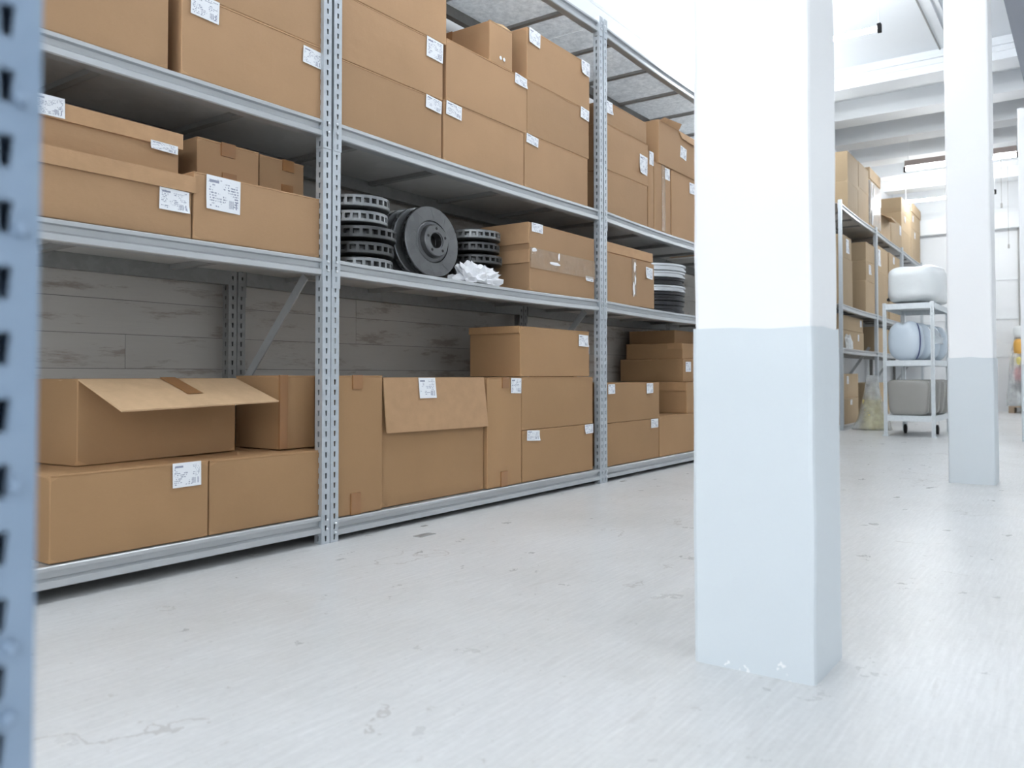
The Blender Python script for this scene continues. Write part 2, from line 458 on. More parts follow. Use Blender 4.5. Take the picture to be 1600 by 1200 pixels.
while u < 9.0:
    obj('pane', MB().quadbox(u + .02, u + 1.88, 0.03, 0.045, .02, .405).mesh('pane', 'pane'), wn)
    obj('mullion', MB().quadbox(u - .02, u + .02, 0, .06, 0, .425).mesh('mullion', 'white_paint'), wn)
    u += 1.90; k += 1
obj('mullion', MB().quadbox(u - .02, u + .02, 0, .06, 0, .425).mesh('mullion', 'white_paint'), wn)
obj('frame_rail', MB().quadbox(.21, u + .02, 0, .06, 0, .02).mesh('rail', 'white_paint'), wn)
obj('frame_rail', MB().quadbox(.21, u + .02, 0, .06, .405, .425).mesh('rail', 'white_paint'), wn)
for a, b in ((U0, .21), (u + .02, U1)):
    obj('wall_infill', MB().quadbox(a, b, V1, V1 + .2, 3.30, 3.725).mesh('infill', 'wall_plain'), wb)

wf = struct(obj('wall_far', MB().quadbox(U1, U1 + .2, V0, V1, 0, ZC).mesh('wall_far', 'wall_plain')), 'white far end wall')
obj('lintel', MB().quadbox(U1 - .16, U1, V0, V1, 3.02, 3.28).mesh('lintel', 'ceiling'), wf)
for zz in (.9, 1.53, 2.18):
    obj('wall_band', MB().quadbox(U1 - .015, U1, V0, V1, zz, zz + .03).mesh('band', 'ceiling'), wf)
obj('door_post', MB().quadbox(U1 - .04, U1, .98, 1.02, 0, 3.02).mesh('door_post', 'bar'), wf)
struct(obj('wall_right', MB().quadbox(U0, U1, V0 - .2, V0, 0, ZC).mesh('wall_right', 'wall_plain')), 'white side wall')
# wall behind the camera, with tall windows
wr = struct(obj('wall_rear', MB().quadbox(U0 - .2, U0, V0, V1, 0, 1.5).mesh('wall_rear', 'wall_plain')), 'white wall with large windows')
obj('wall_head', MB().quadbox(U0 - .2, U0, V0, V1, 3.3, ZC).mesh('wall_head', 'wall_plain'), wr)
wn2 = struct(empty('window_2', (U0 - .1, 0, 1.5)), 'large daylit windows')
segs = ((-4.6, -2.6), (-2.3, -.3), (0.0, 2.0))
prev = V0
for a, b in segs:
    obj('wall_pier', MB().quadbox(U0 - .2, U0, prev, a, 1.5, 3.3).mesh('pier', 'wall_plain'), wr); prev = b
    for h in (a, (a + b) / 2):
        obj('pane', MB().quadbox(0, .02, h + .03, h + (b - a) / 2 - .03, .04, 1.76).mesh('pane', 'pane_big'), wn2)
        obj('mullion', MB().quadbox(-.01, .05, h - .03, h + .03, 0, 1.8).mesh('mullion', 'white_paint'), wn2)
    obj('mullion', MB().quadbox(-.01, .05, b - .03, b + .03, 0, 1.8).mesh('mullion', 'white_paint'), wn2)
obj('wall_pier', MB().quadbox(U0 - .2, U0, prev, V1, 1.5, 3.3).mesh('pier', 'wall_plain'), wr)

# columns
def column(n, u, v, a, b, ztop, label, seed):
    """(u,v): corner facing the camera; a: width along v, b: depth along u"""
    o = struct(obj('column_%d' % n, None if False else wobbly_prism(.004, b - .004, .004, a - .004, .0, ztop, .003, seed, .010, 40), None, (u, v, 0)), label)
    o.data.materials.append(M['col_white'])
    d = obj('painted_base', wobbly_prism(0, b, 0, a, .0, .697, .003, seed + 5, .010, 12, .006), o)
    d.data.materials.append(M['col_grey'])
    return o
column(1, 1.6425, .449, .2513, .2093, ZC, 'large square column, white above and grey painted base, closest to the camera', 1.7)
column(2, 5.1764, .454, .2279, .215, ZC, 'second square column, white above with grey painted base, beside the trolley', 5.2)
column(3, 8.72, .33, .225, .21, 3.03, 'third white column cut off by the picture edge', 9.4)

# ------------------------------------------------------------------ shelving
PITCH = 0.0373
def post_mesh(z0, z1, fl=0.038, t=0.002, pitch=PITCH, hw=.0044, hh=.0094):
    """L-section upright with rows of slots; corner at the origin, flanges along +x and +y"""
    mb = MB()
    def strip(fn, o0):
        nonlocal z0, z1
        k0 = math.ceil((z0 - 1e-6) / pitch); cells = []
        zz = z0
        edges = [z0] + [k * pitch for k in range(k0, int(z1 / pitch) + 1) if z0 + .004 < k * pitch < z1 - .004] + [z1]
        for a, b in zip(edges[:-1], edges[1:]):
            c = (a + b) / 2; full = (b - a) > pitch * .9
            xm = fl * .5
            outer = [(o0, a), (fl, a), (fl, c), (fl, b), (o0, b), (o0, c)]
            hole = [(xm - hw * .55, c - hh), (xm + hw * .75, c - hh), (xm + hw * .9, c), (xm + hw, c + hh), (xm - hw, c + hh), (xm - hw * .75, c)]
            base = len(mb.v)
            for d in (0, t):
                for x, z in outer: mb.v.append(fn(x, d, z))
                for x, z in hole: mb.v.append(fn(x, d, z))
            for d in (0, 12):
                if full:
                    for i in range(6):
                        j = (i + 1) % 6
                        mb.f.append((base + d + i, base + d + j, base + d + 6 + j, base + d + 6 + i))
                else:
                    mb.f.append(tuple(base + d + i for i in range(6)))
            if full:
                for i in range(6):
                    j = (i + 1) % 6
                    mb.f.append((base + 6 + i, base + 6 + j, base + 18 + j, base + 18 + i))
            for i, j in ((1, 2), (2, 3), (4, 5), (5, 0)):
                mb.f.append((base + i, base + j, base + 12 + j, base + 12 + i))
        mb.v += [fn(o0, 0, z0), fn(fl, 0, z0), fn(fl, t, z0), fn(o0, t, z0), fn(o0, 0, z1), fn(fl, 0, z1), fn(fl, t, z1), fn(o0, t, z1)]
        b = len(mb.v) - 8
        mb.f += [(b, b + 1, b + 2, b + 3), (b + 4, b + 5, b + 6, b + 7)]
    strip(lambda x, d, z: (x, d, z), 0.0)
    strip(lambda x, d, z: (d, x, z), 0.002)
    k = len(mb.v)
    for zz in (z0, z1): mb.v += [(fl, t, zz), (fl - .001, fl - .001, zz), (t, fl, zz)]
    mb.f += [(k, k + 1, k + 4, k + 3), (k + 1, k + 2, k + 5, k + 4)]
    me = bpy.data.meshes.new('upright'); me.from_pydata(mb.v, [], mb.f); me.update()
    bm = bmesh.new(); bm.from_mesh(me)
    bmesh.ops.remove_doubles(bm, verts=bm.verts, dist=1e-5)
    bmesh.ops.recalc_face_normals(bm, faces=bm.faces); bm.to_mesh(me); bm.free()
    return me

def bolt_mesh(mat='bolt', r=.0052):
    return MB().lathe([(r, 0), (r, .0018), (r * .75, .0042), (r * .3, .005)], 8).mesh('bolt', mat, True)

BEAM = [(.045, 0), (.006, 0), (.003, -.003), (.003, -.013), (.015, -.016), (.017, -.033), (.004, -.040), (.003, -.057), (.007, -.060), (.045, -.060)]
SEGS = ((0.0, .985, 0), (.918, 1.50, 1), (1.42, 2.59, 2), (2.515, 2.625, 3))
FARSEGS = ((0.0, 1.42, 0), (1.33, 2.53, 1))
_pm = {}
def pmesh(z0, z1, mat='galv_post'):
    key = (z0, z1, mat)
    if key not in _pm:
        me = post_mesh(z0, z1); me.materials.append(M[mat]); _pm[key] = me
    return _pm[key]
BOLT = bolt_mesh()

def sag_at(s, x, ln): return -s * 4 * (x / ln) * (1 - x / ln)

def shelving(origin, rz, ln, depth, levels, sag, segs, label, group, bars, braces=True, bolts=True):
    root = empty('shelving_unit', origin, rz); tag(root, label, 'shelving', group)
    top = segs[-1][1]
    spots = ((ln - .0385, 0, 0, 1), (.0385, 0, 90, 1), (ln - .0385, depth - .038, 0, 0), (.0385, depth - .038, 90, 0))
    for x, y, a, front in spots:
        first = None
        for z0, z1, k in segs:
            off = Matrix.Rotation(R(a), 3, 'Z') @ Vector((-.0022 * k, -.0022 * k, 0))
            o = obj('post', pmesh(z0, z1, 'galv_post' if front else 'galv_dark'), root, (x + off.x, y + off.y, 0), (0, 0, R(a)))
        if bolts and front:
            dirx = 1 if a == 0 else -1
            for lv in levels:
                for dz in (-.012, -.044):
                    obj('bolt', BOLT, root, (x + dirx * .019, -.0065, lv + dz), (R(90), 0, 0))
    x0, x1 = .0385, ln - .0385
    for lv, sg in zip(levels, sag):
        st = [(x0 + (x1 - x0) * i / 12, sag_at(sg, i / 12, 1)) for i in range(13)]
        obj('front_beam', MB().extrude([(y, z + lv) for y, z in BEAM], st).mesh('beam', 'galv'), root)
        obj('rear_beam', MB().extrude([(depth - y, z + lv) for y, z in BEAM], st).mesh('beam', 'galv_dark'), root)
        ed = [.001] + bars + [ln - .001]
        for a, b in zip(ed[:-1], ed[1:]):
            za, zb = lv + sag_at(sg, a, ln), lv + sag_at(sg, b, ln)
            m = MB(); m.v = [(a + .001, .046, za - .006), (b - .001, .046, zb - .006), (b - .001, depth - .046, zb - .006), (a + .001, depth - .046, za - .006),
                             (a + .001, .046, za - .001), (b - .001, .046, zb - .001), (b - .001, depth - .046, zb - .001), (a + .001, depth - .046, za - .001)]
            m.f = [(3, 2, 1, 0), (4, 5, 6, 7), (0, 1, 5, 4), (1, 2, 6, 5), (2, 3, 7, 6), (3, 0, 4, 7)]
            obj('shelf_panel', m.mesh('panel', 'fibre_sheet' if lv > 2 and segs is SEGS else 'galv_sheet'), root)
        for b in bars:
            zb = lv + sag_at(sg, b, ln)
            obj('support_bar', MB().quadbox(b - .014, b + .014, .046, depth - .046, zb - .024, zb - .006).mesh('bar', 'bar'), root)
    if braces:
        for x in (ln - .0385 + .006,):
            for za, zb in ((.965, .46),):
                obj('brace', MB().bar((x, .10, za), (x, depth - .03, zb), .034, .006, (1, 0, 0)).mesh('brace', 'galv'), root)
    return root

D = 0.585
VF = 2.2527
BARS = [.25, .735, 1.23, 1.73]
G1 = 'shelving units along the back wall'
LN = 2.015
L2, L3, L4 = 1.024, 1.530, 2.598
shelving((.023, VF, 0), 0, LN, D, (.098, L2 - .002, L3 - .006, L4), (0, .002, .003, .006), SEGS, 'galvanised shelving unit behind the blue upright, holding the box with an open flap', G1, BARS)
shelving((2.040, VF, 0), 0, LN, D, (.080, L2, L3, L4), (0, .008, .006, .010), SEGS, 'galvanised shelving unit holding the brake discs, between the two slotted uprights', G1, BARS)
shelving((4.057, VF, 0), 0, LN, D, (.080, L2, L3 + .006, L4), (0, .010, .014, .014), SEGS, 'galvanised shelving unit partly hidden by the large column', G1, BARS)
shelving((6.074, VF, 0), 0, LN, D, (.080, L2, L3, L4), (0, .008, .008, .010), SEGS, 'galvanised shelving unit hidden behind the large column, only its top panel showing', G1, BARS)
FO = Vector((9.39, 2.25, 0)); FA = math.atan2(.05, 2.0)
FLV = (.045, .905, 1.388, 2.497)
for k, lb in enumerate(('grey shelving unit beyond the large column, the nearest of the far run', 'grey shelving unit behind the trolley, middle of the far run', 'grey shelving unit at the end wall, last of the far run')):
    p = FO + Matrix.Rotation(FA, 3, 'Z') @ Vector((2.05 * k, 0, 0))
    shelving(p, FA, 2.05, .48, FLV, (0, .006, .008, .012), FARSEGS, lb, 'shelving units of the far run', [.5, 1.0, 1.5], True, False)
# crossed rear braces of the first far unit
far1 = [o for o in bpy.data.objects if o.get('label', '').startswith('grey shelving unit beyond')][0]
for a, b in (((.06, .48, .88), (2.0, .48, .12)), ((.06, .486, .12), (2.0, .486, .88))):
    obj('cross_brace', MB().bar(a, b, .004, .022, (0, 1, 0)).mesh('brace', 'bar'), far1)

# blue upright close to the lens
up = tag(empty('slotted_upright', (.229, .5, 0)), 'blurred blue-grey slotted steel upright cropped by the picture edge', 'upright')
obj('post', pmesh(0.0, 2.4, 'blue_post'), up, (-.0, 0, 0), (0, 0, R(90)))
obj('post', pmesh(0.0, 2.4, 'blue_post'), up, (-.078, 0, 0), (0, 0, 0))
obj('foot', MB().quadbox(-.09, .01, -.01, .07, 0, .004).mesh('foot', 'blue_post'), up)
bb = bolt_mesh('blue_post', .0040)
for zz, x in ((.758, -.012), (.683, -.011), (.538, -.012), (.448, -.014), (.409, -.014)):
    obj('bolt', bb, up, (x, -.001, zz), (R(90), 0, 0))

def crumple(name, size, seed, mat, sub=4, amp=.35, freq=2.2, flat=True, base=0.0):
    bm = bmesh.new(); bmesh.ops.create_icosphere(bm, subdivisions=sub, radius=1.0)
    for v in bm.verts:
        p = v.co.copy(); n = noise.turbulence(p * freq + Vector((seed, seed * 2, 0)), 4, True) * amp
        q = p * (1 - amp * .5 + n)
        zz = max(q.z, base)
        v.co = Vector((q.x * size[0], q.y * size[1], zz * size[2]))
    bmesh.ops.recalc_face_normals(bm, faces=bm.faces)
    me = bpy.data.meshes.new(name); bm.to_mesh(me); bm.free(); me.materials.append(M[mat])
    if not flat:
        for p in me.polygons: p.use_smooth = True
    return me
# ------------------------------------------------------------------ cardboard boxes
def box_mesh(w, d, h, seed, mat, bulge=.004):
    bm = bmesh.new(); bmesh.ops.create_cube(bm, size=1.0)
    for v in bm.verts: v.co = Vector((v.co.x * w, v.co.y * d + d / 2, (v.co.z + .5) * h))
    sharp = list(bm.edges)
    bmesh.ops.subdivide_edges(bm, edges=sharp, cuts=4, use_grid_fill=True)
    rn = random.Random(seed)
    amps = {k: rn.uniform(.2, 1.0) * bulge for k in 'lrfbt'}
    for v in bm.verts:
        sx, sy, sz = v.co.x / w + .5, v.co.y / d, v.co.z / h
        bx, by, bz = (math.sin(math.pi * max(0, min(1, s))) for s in (sx, sy, sz))
        n = noise.noise(v.co * 5 + Vector((seed * 1.7, seed, 3))) * .0018
        if sy < 1e-4: v.co.y -= amps['f'] * bx * bz + n * bx
        if sx < 1e-4: v.co.x -= amps['l'] * by * bz + n * by
        if sx > 1 - 1e-4: v.co.x += amps['r'] * by * bz * .5
        if sz > 1 - 1e-4: v.co.z -= amps['t'] * bx * by
    ed = [e for e in bm.edges if len(e.link_faces) == 2 and e.calc_face_angle() > 1.0]
    bmesh.ops.bevel(bm, geom=ed, offset=.0035, segments=2, affect='EDGES', profile=.6)
    me = bpy.data.meshes.new('carton'); bmesh.ops.recalc_face_normals(bm, faces=bm.faces); bm.to_mesh(me); bm.free()
    me.materials.append(M[mat])
    return me

_seed = [0]
def label_mesh(w, h, rn):
    nx, nz = 4, 3; v = []; f = []; uv = []
    lift = rn.choice([0, 0, .004, .007]); cr = rn.choice([0, 1])
    for k in (0, 1):
        for j in range(nz + 1):
            for i in range(nx + 1):
                s, t = i / nx, j / nz
                q = max(0, (s if cr else 1 - s) + (1 - t) - 1.3) / .7
                v.append((w * (s - .5), -.0009 - lift * q * q - .0004 * math.sin(3 * s + rn.random() * .3) + .0005 * k, h * (t - 1)))
                uv.append((s, t))
    m = (nx + 1) * (nz + 1)
    for j in range(nz):
        for i in range(nx):
            a = j * (nx + 1) + i; q = (a, a + 1, a + nx + 2, a + nx + 1)
            f.append(q); f.append(tuple(m + x for x in q[::-1]))
    rim = [i for i in range(nx)] + [j * (nx + 1) + nx for j in range(nz)] + [nz * (nx + 1) + nx - i for i in range(nx)] + [(nz - j) * (nx + 1) for j in range(nz)]
    for a, b in zip(rim, rim[1:] + rim[:1]): f.append((b, a, m + a, m + b))
    me = bpy.data.meshes.new('label'); me.from_pydata(v, [], f); me.update()
    l = me.uv_layers.new(name='UVMap')
    for p in me.polygons:
        for li in p.loop_indices: l.data[li].uv = uv[me.loops[li].vertex_index]
    me.materials.append(M['label'])
    return me

def crate(label, group, u0, u1, z0, z1, v=2.27, dep=.42, rot=0.0, labels=(), tapes=(), lid=0, top=True, mat='card', frame=None, lside=(), inset=0.0):
    """one cardboard box; front-left bottom corner at (u0, v, z0); rot in degrees about that corner"""
    _seed[0] += 1; rn = random.Random(_seed[0] * 13)
    w, h = u1 - u0, z1 - z0
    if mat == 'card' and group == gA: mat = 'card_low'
    cen = Vector((u0, v, 0)) + Matrix.Rotation(R(rot), 3, 'Z') @ Vector((w / 2, 0, 0)); ang = R(rot)
    if frame:
        O, A = frame
        cen = O + Matrix.Rotation(A, 3, 'Z') @ cen; ang += A
    th = .005 if top else 0.0
    root = obj('cardboard_box', box_mesh(w - .002, dep, h - th, _seed[0], mat), None, (cen.x, cen.y, z0 + .0005), (0, 0, ang))
    tag(root, label, 'box', group)
    hw = w / 2
    if top and not lid:
        for a, b in ((-.001, dep / 2 - .002), (dep / 2 + .002, dep + .001)):
            m = MB().quadbox(-hw + .001, hw - .001, a, b, h - .0055, h - .0005)
            for i in range(4, 8):
                x, y, zz = m.v[i]; m.v[i] = (x, y, zz + rn.uniform(-.0012, .0))
            obj('flap', m.mesh('flap', mat), root)
    if lid:
        m = MB(); e = .007
        m.quadbox(-hw - e, hw + e, -e, dep + e, h - .004, h)
        obj('lid', MB().quadbox(-hw - e, hw + e, -e - .004, dep + e, h - lid, h + .002).mesh('lid', mat), root)
    for s, t, lw, lh, *ro in labels:
        x = (-hw + s + lw / 2) if s >= 0 else (hw + s - lw / 2)
        y0 = -.013 if (lid and t < lid) else -.0045
        obj('label', label_mesh(lw, lh, rn), root, (x, y0, h - t), (0, R(ro[0] if ro else rn.uniform(-1.5, 1.5)), 0))
    for tp in tapes:
        s, ta, tb, tw = tp[:4]; kind = tp[4] if len(tp) > 4 else 'tape'
        x = -hw + s * w
        obj('tape', MB().quadbox(x - tw / 2, x + tw / 2, -.0062, .002, h - tb, h - ta + (.001 if ta == 0 else 0)).mesh('tape', kind), root)
    for (ya, yb, ta, tb) in lside:        # flaps folded down on the end face
        m = MB().quadbox(-hw - .009, -hw - .003, ya * dep, yb * dep, h - tb, h - ta)
        obj('end_flap', m.mesh('end_flap', mat), root)
    return root

LB = (.10, .075)     # usual label size
S = .62
gA, gB, gC = 'boxes on the bottom shelf', 'boxes on the middle shelf', 'boxes on the upper shelf'
# --- first unit, bottom
crate('cardboard box on the floor shelf under the box with the open flap, white label', gA, 1.072, 1.551, .1, .337, 2.268, .46, 0, [(-.03, .0, .096, .074)])
crate('plain unlabelled box on the floor shelf against the first grey upright', gA, 1.556, 2.03, .1, .335, 2.272, .46, 0)
b3 = crate('open cardboard box with a wide front flap hanging out over its face', gA, 1.213, 1.800, .338, .592, 2.41, .22, 6, (), (), top=False)
w3 = .587
fl = MB(); x0, x1 = -w3 / 2 + .002, w3 / 2
a0, a1 = (x0, -.002, .2535), (x1, -.002, .2535)
o0, o1 = (x0 + .022, -.172, .164), (x1 + .032, -.176, .176)
def slab(a, b, c_, d, t):
    n = (Vector(b) - Vector(a)).cross(Vector(d) - Vector(a)).normalized() * t
    m = MB(); m.v = [a, b, c_, d] + [tuple(Vector(p) + n) for p in (a, b, c_, d)]
    m.f = [(0, 1, 2, 3), (7, 6, 5, 4), (0, 4, 5, 1), (1, 5, 6, 2), (2, 6, 7, 3), (3, 7, 4, 0)]
    return m
fp = obj('front_flap', slab(a0, a1, o1, o0, .005).mesh('flap', 'card_in'), b3)
def lerp3(p, q, t): return tuple(Vector(p).lerp(Vector(q), t))
tA, tB = lerp3(a0, a1, .46), lerp3(a0, a1, .56)
tC, tD = lerp3(o0, o1, .58), lerp3(o0, o1, .48)
nn = (Vector(a1) - Vector(a0)).cross(Vector(o0) - Vector(a0)).normalized()
upn = -nn if nn.z < 0 else nn
tq = [tuple(Vector(p) + upn * .0056) for p in (tA, tB, lerp3(tB, tC, .62), lerp3(tA, tD, .62))]
obj('tape', slab(*tq, .0006).mesh('tape', 'tape'), fp)
obj('side_flap', slab((x0, .005, .250), (x0, .215, .250), (x0 + .09, .215, .253), (x0 + .09, .005, .253), .004).mesh('flap', 'card_in'), b3)
crate('box with a vertical tape strip standing behind the first upright, beside the open flap', gA, 1.900, 2.064, .3375, .602, 2.365, .25, 0, (), [(.10, 0, .262, .035)])
# --- first unit, middle
zb = L2
crate('long lidded box with a label under the lid edge, lower of two', gB, .80, 1.489, zb, 1.213, 2.275, .44, 0, [(-.012, .048, .098, .066)], lid=.047)
crate('long lidded box stacked on another lidded box, label on its lid', gB, .82, 1.476, 1.216, 1.352, 2.325, .38, 0, [(.215, -.012, .085, .055), (-.012, .040, .09, .026)], lid=.046)
crate('box with a big square delivery note beside the first upright', gB, 1.493, 2.002, zb, 1.237, 2.272, .40, 0, [(.042, .004, .126, .108, 1)])
crate('small taped box on top of the box with the delivery note, next to the lids', gB, 1.578, 1.822, 1.238, 1.384, 2.385, .28, 0, (), [(.48, 0, .045, .055), (.50, .10, .146, .055)])
crate('small taped box on top of the box with the delivery note, next to the upright', gB, 1.832, 2.032, 1.238, 1.384, 2.395, .28, 0, (), [(.62, 0, .04, .05), (.60, .09, .146, .05)])
# --- first unit, upper
zb = L3 - .006
crate('unlabelled cardboard box on the upper shelf, partly behind the blue upright', gC, .84, 1.402, zb, 1.80, 2.268, .46)
crate('cardboard box with a label at each top corner above the small taped boxes', gC, 1.443, 2.003, zb, 1.787, 2.266, .46, 0, [(.03, -.004, .10, .072, 2), (-.004, .022, .085, .06, 3)])
crate('unlabelled box on top of the box with two corner labels, cut by the picture top', gC, 1.450, 2.01, 1.788, 2.05, 2.266, .46)
# --- second unit, bottom
zb = .082
crate('tall narrow taped box right beside the first grey upright', gA, 2.072, 2.319, zb, .602, 2.268, .48, 0, (), [(.45, 0, .052, .05), (.42, .44, .52, .05)])
b14 = crate('large box with a labelled front flap folded down over its face', gA, 2.325, 2.990, zb, .594, 2.285, .48, 0, (), (), top=True)
w14 = .665
ff = obj('front_flap', slab((-w14 / 2 + .004, -.006, .510), (w14 / 2 - .012, -.006, .510), (w14 / 2 - .010, -.030, .288), (-w14 / 2 + .008, -.024, .293), -.005).mesh('flap', 'card'), b14)
obj('label', label_mesh(.105, .085, random.Random(3)), ff, (-.075, -.0135, .5095), (R(-6.3), 0, 0))
crate('narrow tall box with tape and a corner label, beside the folded-flap box', gA, 2.997, 3.272, zb, .592, 2.270, .48, 0, [(-.008, .004, .085, .072)], [(.50, 0, .05, .05), (.46, .44, .51, .05)])
crate('bottom box of the three-high stack, labels at both top corners', gA, 3.279, 3.962, zb, .334, 2.270, .42, 0, [(.035, .004, .11, .05, 3), (-.004, .0, .09, .05, -1)])
crate('unlabelled middle box of the three-high stack on the floor shelf', gA, 3.274, 3.964, .335, .594, 2.270, .42)
crate('top box of the three-high stack, label on its upper corner', gA, 3.264, 3.928, .595, .842, 2.272, .31, 0, [(-.018, .022, .10, .062, 1)], lside=[(0.0, 1.0, .0, .035)])
crate('narrow box showing beside the second upright, standing against the three-high stack', gA, 3.972, 4.012, zb, .597, 2.40, .30, 0)
crate('narrow labelled box showing between the three-high stack and the second upright', gA, 3.935, 4.012, .5975, .78, 2.318, .36, 0, [(.006, .01, .06, .05)])
# --- second unit, middle
crate('heavily taped box beside the brake discs, label at its top corner', gB, 3.347, 3.990, L2 - .004, 1.360, 2.272, .30, 0, [(.012, .0, .10, .045, 0), (-.02, .215, .085, .026)], [(.5, .125, .225, .637, 'clear_tape')], lside=[(.0, 1.0, .0, .105), (.0, 1.0, .135, .20)])
b20 = [o for o in bpy.data.objects if o.get('label', '').startswith('heavily taped')][0]
for x_, z_, h_, w_ in ((-.29, .205, .012, .022), (-.10, .155, .010, .05), (-.06, .195, .02, .008)):
    obj('torn_tape_glint', crumple('torn', (w_, .003, h_), x_ * 50, 'white_plastic', 2, .8, 2.5, base=-1), b20, (x_, -.007, z_))  # white crumpled bits stand in for highlights on the torn tape
# --- second unit, upper
zb = L3 - .003
crate('bottom box of the stack next to the first upright, upper shelf, corner label', gC, 2.082, 2.672, zb, 1.778, 2.268, .46, 0, [(-.004, .004, .10, .055, 4)])
crate('middle box of the stack next to the first upright, label at its top corner', gC, 2.080, 2.678, 1.779, 2.024, 2.266, .46, 0, [(-.004, .002, .105, .085, 2)])
crate('top box of the stack next to the first upright, cut by the picture top', gC, 2.085, 2.700, 2.025, 2.30, 2.264, .46)
crate('box with a top corner label under the one carrying the small open box', gC, 2.684, 3.292, zb - .003, 1.789, 2.268, .46, 0, [(.015, .004, .105, .06, 3)])
crate('box that carries the small open box, label at its far top corner', gC, 2.700, 3.316, 1.790, 2.060, 2.266, .46, 0, [(-.005, .0, .10, .05, 4)])
b26 = crate('small open box with a torn top flap on the upper stack', gC, 3.012, 3.196, 2.061, 2.248, 2.268, .40, 0, (), (), top=False)
obj('torn_flap', slab((-.09, 0, .187), (.09, 0, .187), (.085, .05, .235), (-.06, .035, .20), .004).mesh('flap', 'card_in'), b26)
obj('torn_flap', slab((.09, .02, .187), (.09, .38, .187), (.02, .36, .215), (.03, .04, .20), .004).mesh('flap', 'card_in'), b26)
obj('tape', MB().quadbox(-.0965, -.094, .22, .27, .02, .187).mesh('tape', 'tape'), b26)
for x in (-.01, .018):
    obj('sticker', MB().lathe([(.009, 0), (.009, .001)], 12).mesh('sticker', 'white_plastic'), b26, (x, -.0045, .035), (R(90), 0, 0))
crate('bottom box of the stack next to the second upright, upper shelf, corner label', gC, 3.298, 3.912, zb - .001, 1.794, 2.268, .46, 0, [(.012, .004, .105, .045, 4)])
crate('middle box of the stack next to the second upright, label at its edge', gC, 3.318, 3.924, 1.795, 2.062, 2.266, .46, 0, [(-.004, .0, .09, .06, 4)])
crate('top box of the stack next to the second upright, labels at two top corners', gC, 3.317, 3.932, 2.063, 2.325, 2.266, .46, 0, [(.015, .0, .10, .075, 3), (-.004, .0, .09, .075, 2)])
# --- third unit, upper
zb = L3
crate('bottom box of the stack just past the second upright on the upper shelf', gC, 4.112, 4.655, zb, 1.782, 2.270, .46)
crate('middle box of the stack just past the second upright, square label', gC, 4.112, 4.666, 1.783, 2.045, 2.268, .46, 0, [(-.02, .085, .105, .115, 3)])
crate('top box of the stack just past the second upright on the upper shelf', gC, 4.112, 4.642, 2.046, 2.178, 2.268, .46, 0, [(.0, .0, .08, .07)])
crate('narrow upright box behind the three-box stack edge, small label', gC, 4.672, 4.748, zb - .004, 2.016, 2.272, .44, 0, [(.01, .004, .06, .085)])
crate('tall upright box with a long vertical tape, under the flapped box', gC, 4.755, 4.998, zb - .006, 1.962, 2.270, .44, 0, [(-.02, .01, .075, .075)], [(.52, 0, .43, .05, 'clear_tape')])
crate('tall upright box next to the large column on the upper shelf, corner label', gC, 5.016, 5.42, zb - .008, 1.962, 2.270, .44, 0, [(-.03, .03, .09, .075)])
crate('tall box behind the column edge, next to the box with loose flaps', gC, 5.45, 6.0, zb - .004, 2.20, 2.30, .42)
b37 = crate('box with loose flaps lying across the two tall upright boxes', gC, 4.806, 5.42, 1.963, 2.245, 2.262, .46, 0, [(.33, .10, .10, .08, 6)], (), top=False)
obj('loose_flap', slab((-.29, 0, .28), (.0, 0, .28), (-.02, -.03, .315), (-.26, -.02, .30), .004).mesh('flap', 'card'), b37)
obj('loose_flap', slab((.0, -.004, .28), (.29, -.004, .28), (.27, -.012, .23), (.04, -.012, .235), .003).mesh('flap', 'card'), b37)
# --- third unit, middle
b38 = crate('lidded box with a torn clear tape strip down its front, square label', gB, 4.112, 4.742, L2 - .004, 1.302, 2.268, .42, 0, [(-.03, .03, .095, .07, 2)], [(.55, .0, .22, .05, 'clear_tape')], top=False)
obj('inner_wall', MB().quadbox(-.29, .30, .012, .40, .27, .30).mesh('inner', 'card'), b38)
obj('lid', MB().quadbox(-.31, .305, .004, .41, .292, .348).mesh('lid', 'card'), b38)
for x_, z_, h_, w_ in ((.035, .235, .035, .012), (.022, .10, .05, .010), (.040, .155, .03, .008)):
    obj('torn_tape_glint', crumple('torn', (w_, .004, h_), x_ * 90, 'white_plastic', 2, .8, 2.5, base=-1), b38, (x_, -.007, z_))  # highlights of the crinkled torn tape, put in as white bits
# --- third unit, bottom
zb = .082
crate('upper box past the second upright on the floor shelf, two labels', gA, 4.112, 4.812, .329, .558, 2.270, .44, 0, [(.02, .008, .08, .055), (-.10, .006, .09, .062)])
crate('lower box past the second upright on the floor shelf, corner label', gA, 4.112, 4.802, zb, .328, 2.270, .44, 0, [(-.02, .0, .10, .055)])
crate('plain box at the foot of the large column on the floor shelf', gA, 4.812, 5.60, zb, .340, 2.270, .46)
crate('box with a pointed end flap on the plain box by the large column', gA, 5.285, 5.90, .3405, .556, 2.29, .46, 0, (), (), lside=[(.0, .48, .0, .06)])
crate('wide box with a taped end on the flapped box, under two others', gA, 5.325, 5.95, .5575, .716, 2.33, .49, 0, [(.03, .02, .09, .07)])
crate('shallow box second from the top of the pile by the large column', gA, 5.37, 5.95, .717, .828, 2.355, .44, lside=[(.0, .25, .0, .04)])
crate('dark box topmost of the pile by the large column', gA, 5.45, 5.95, .829, .925, 2.45, .36)

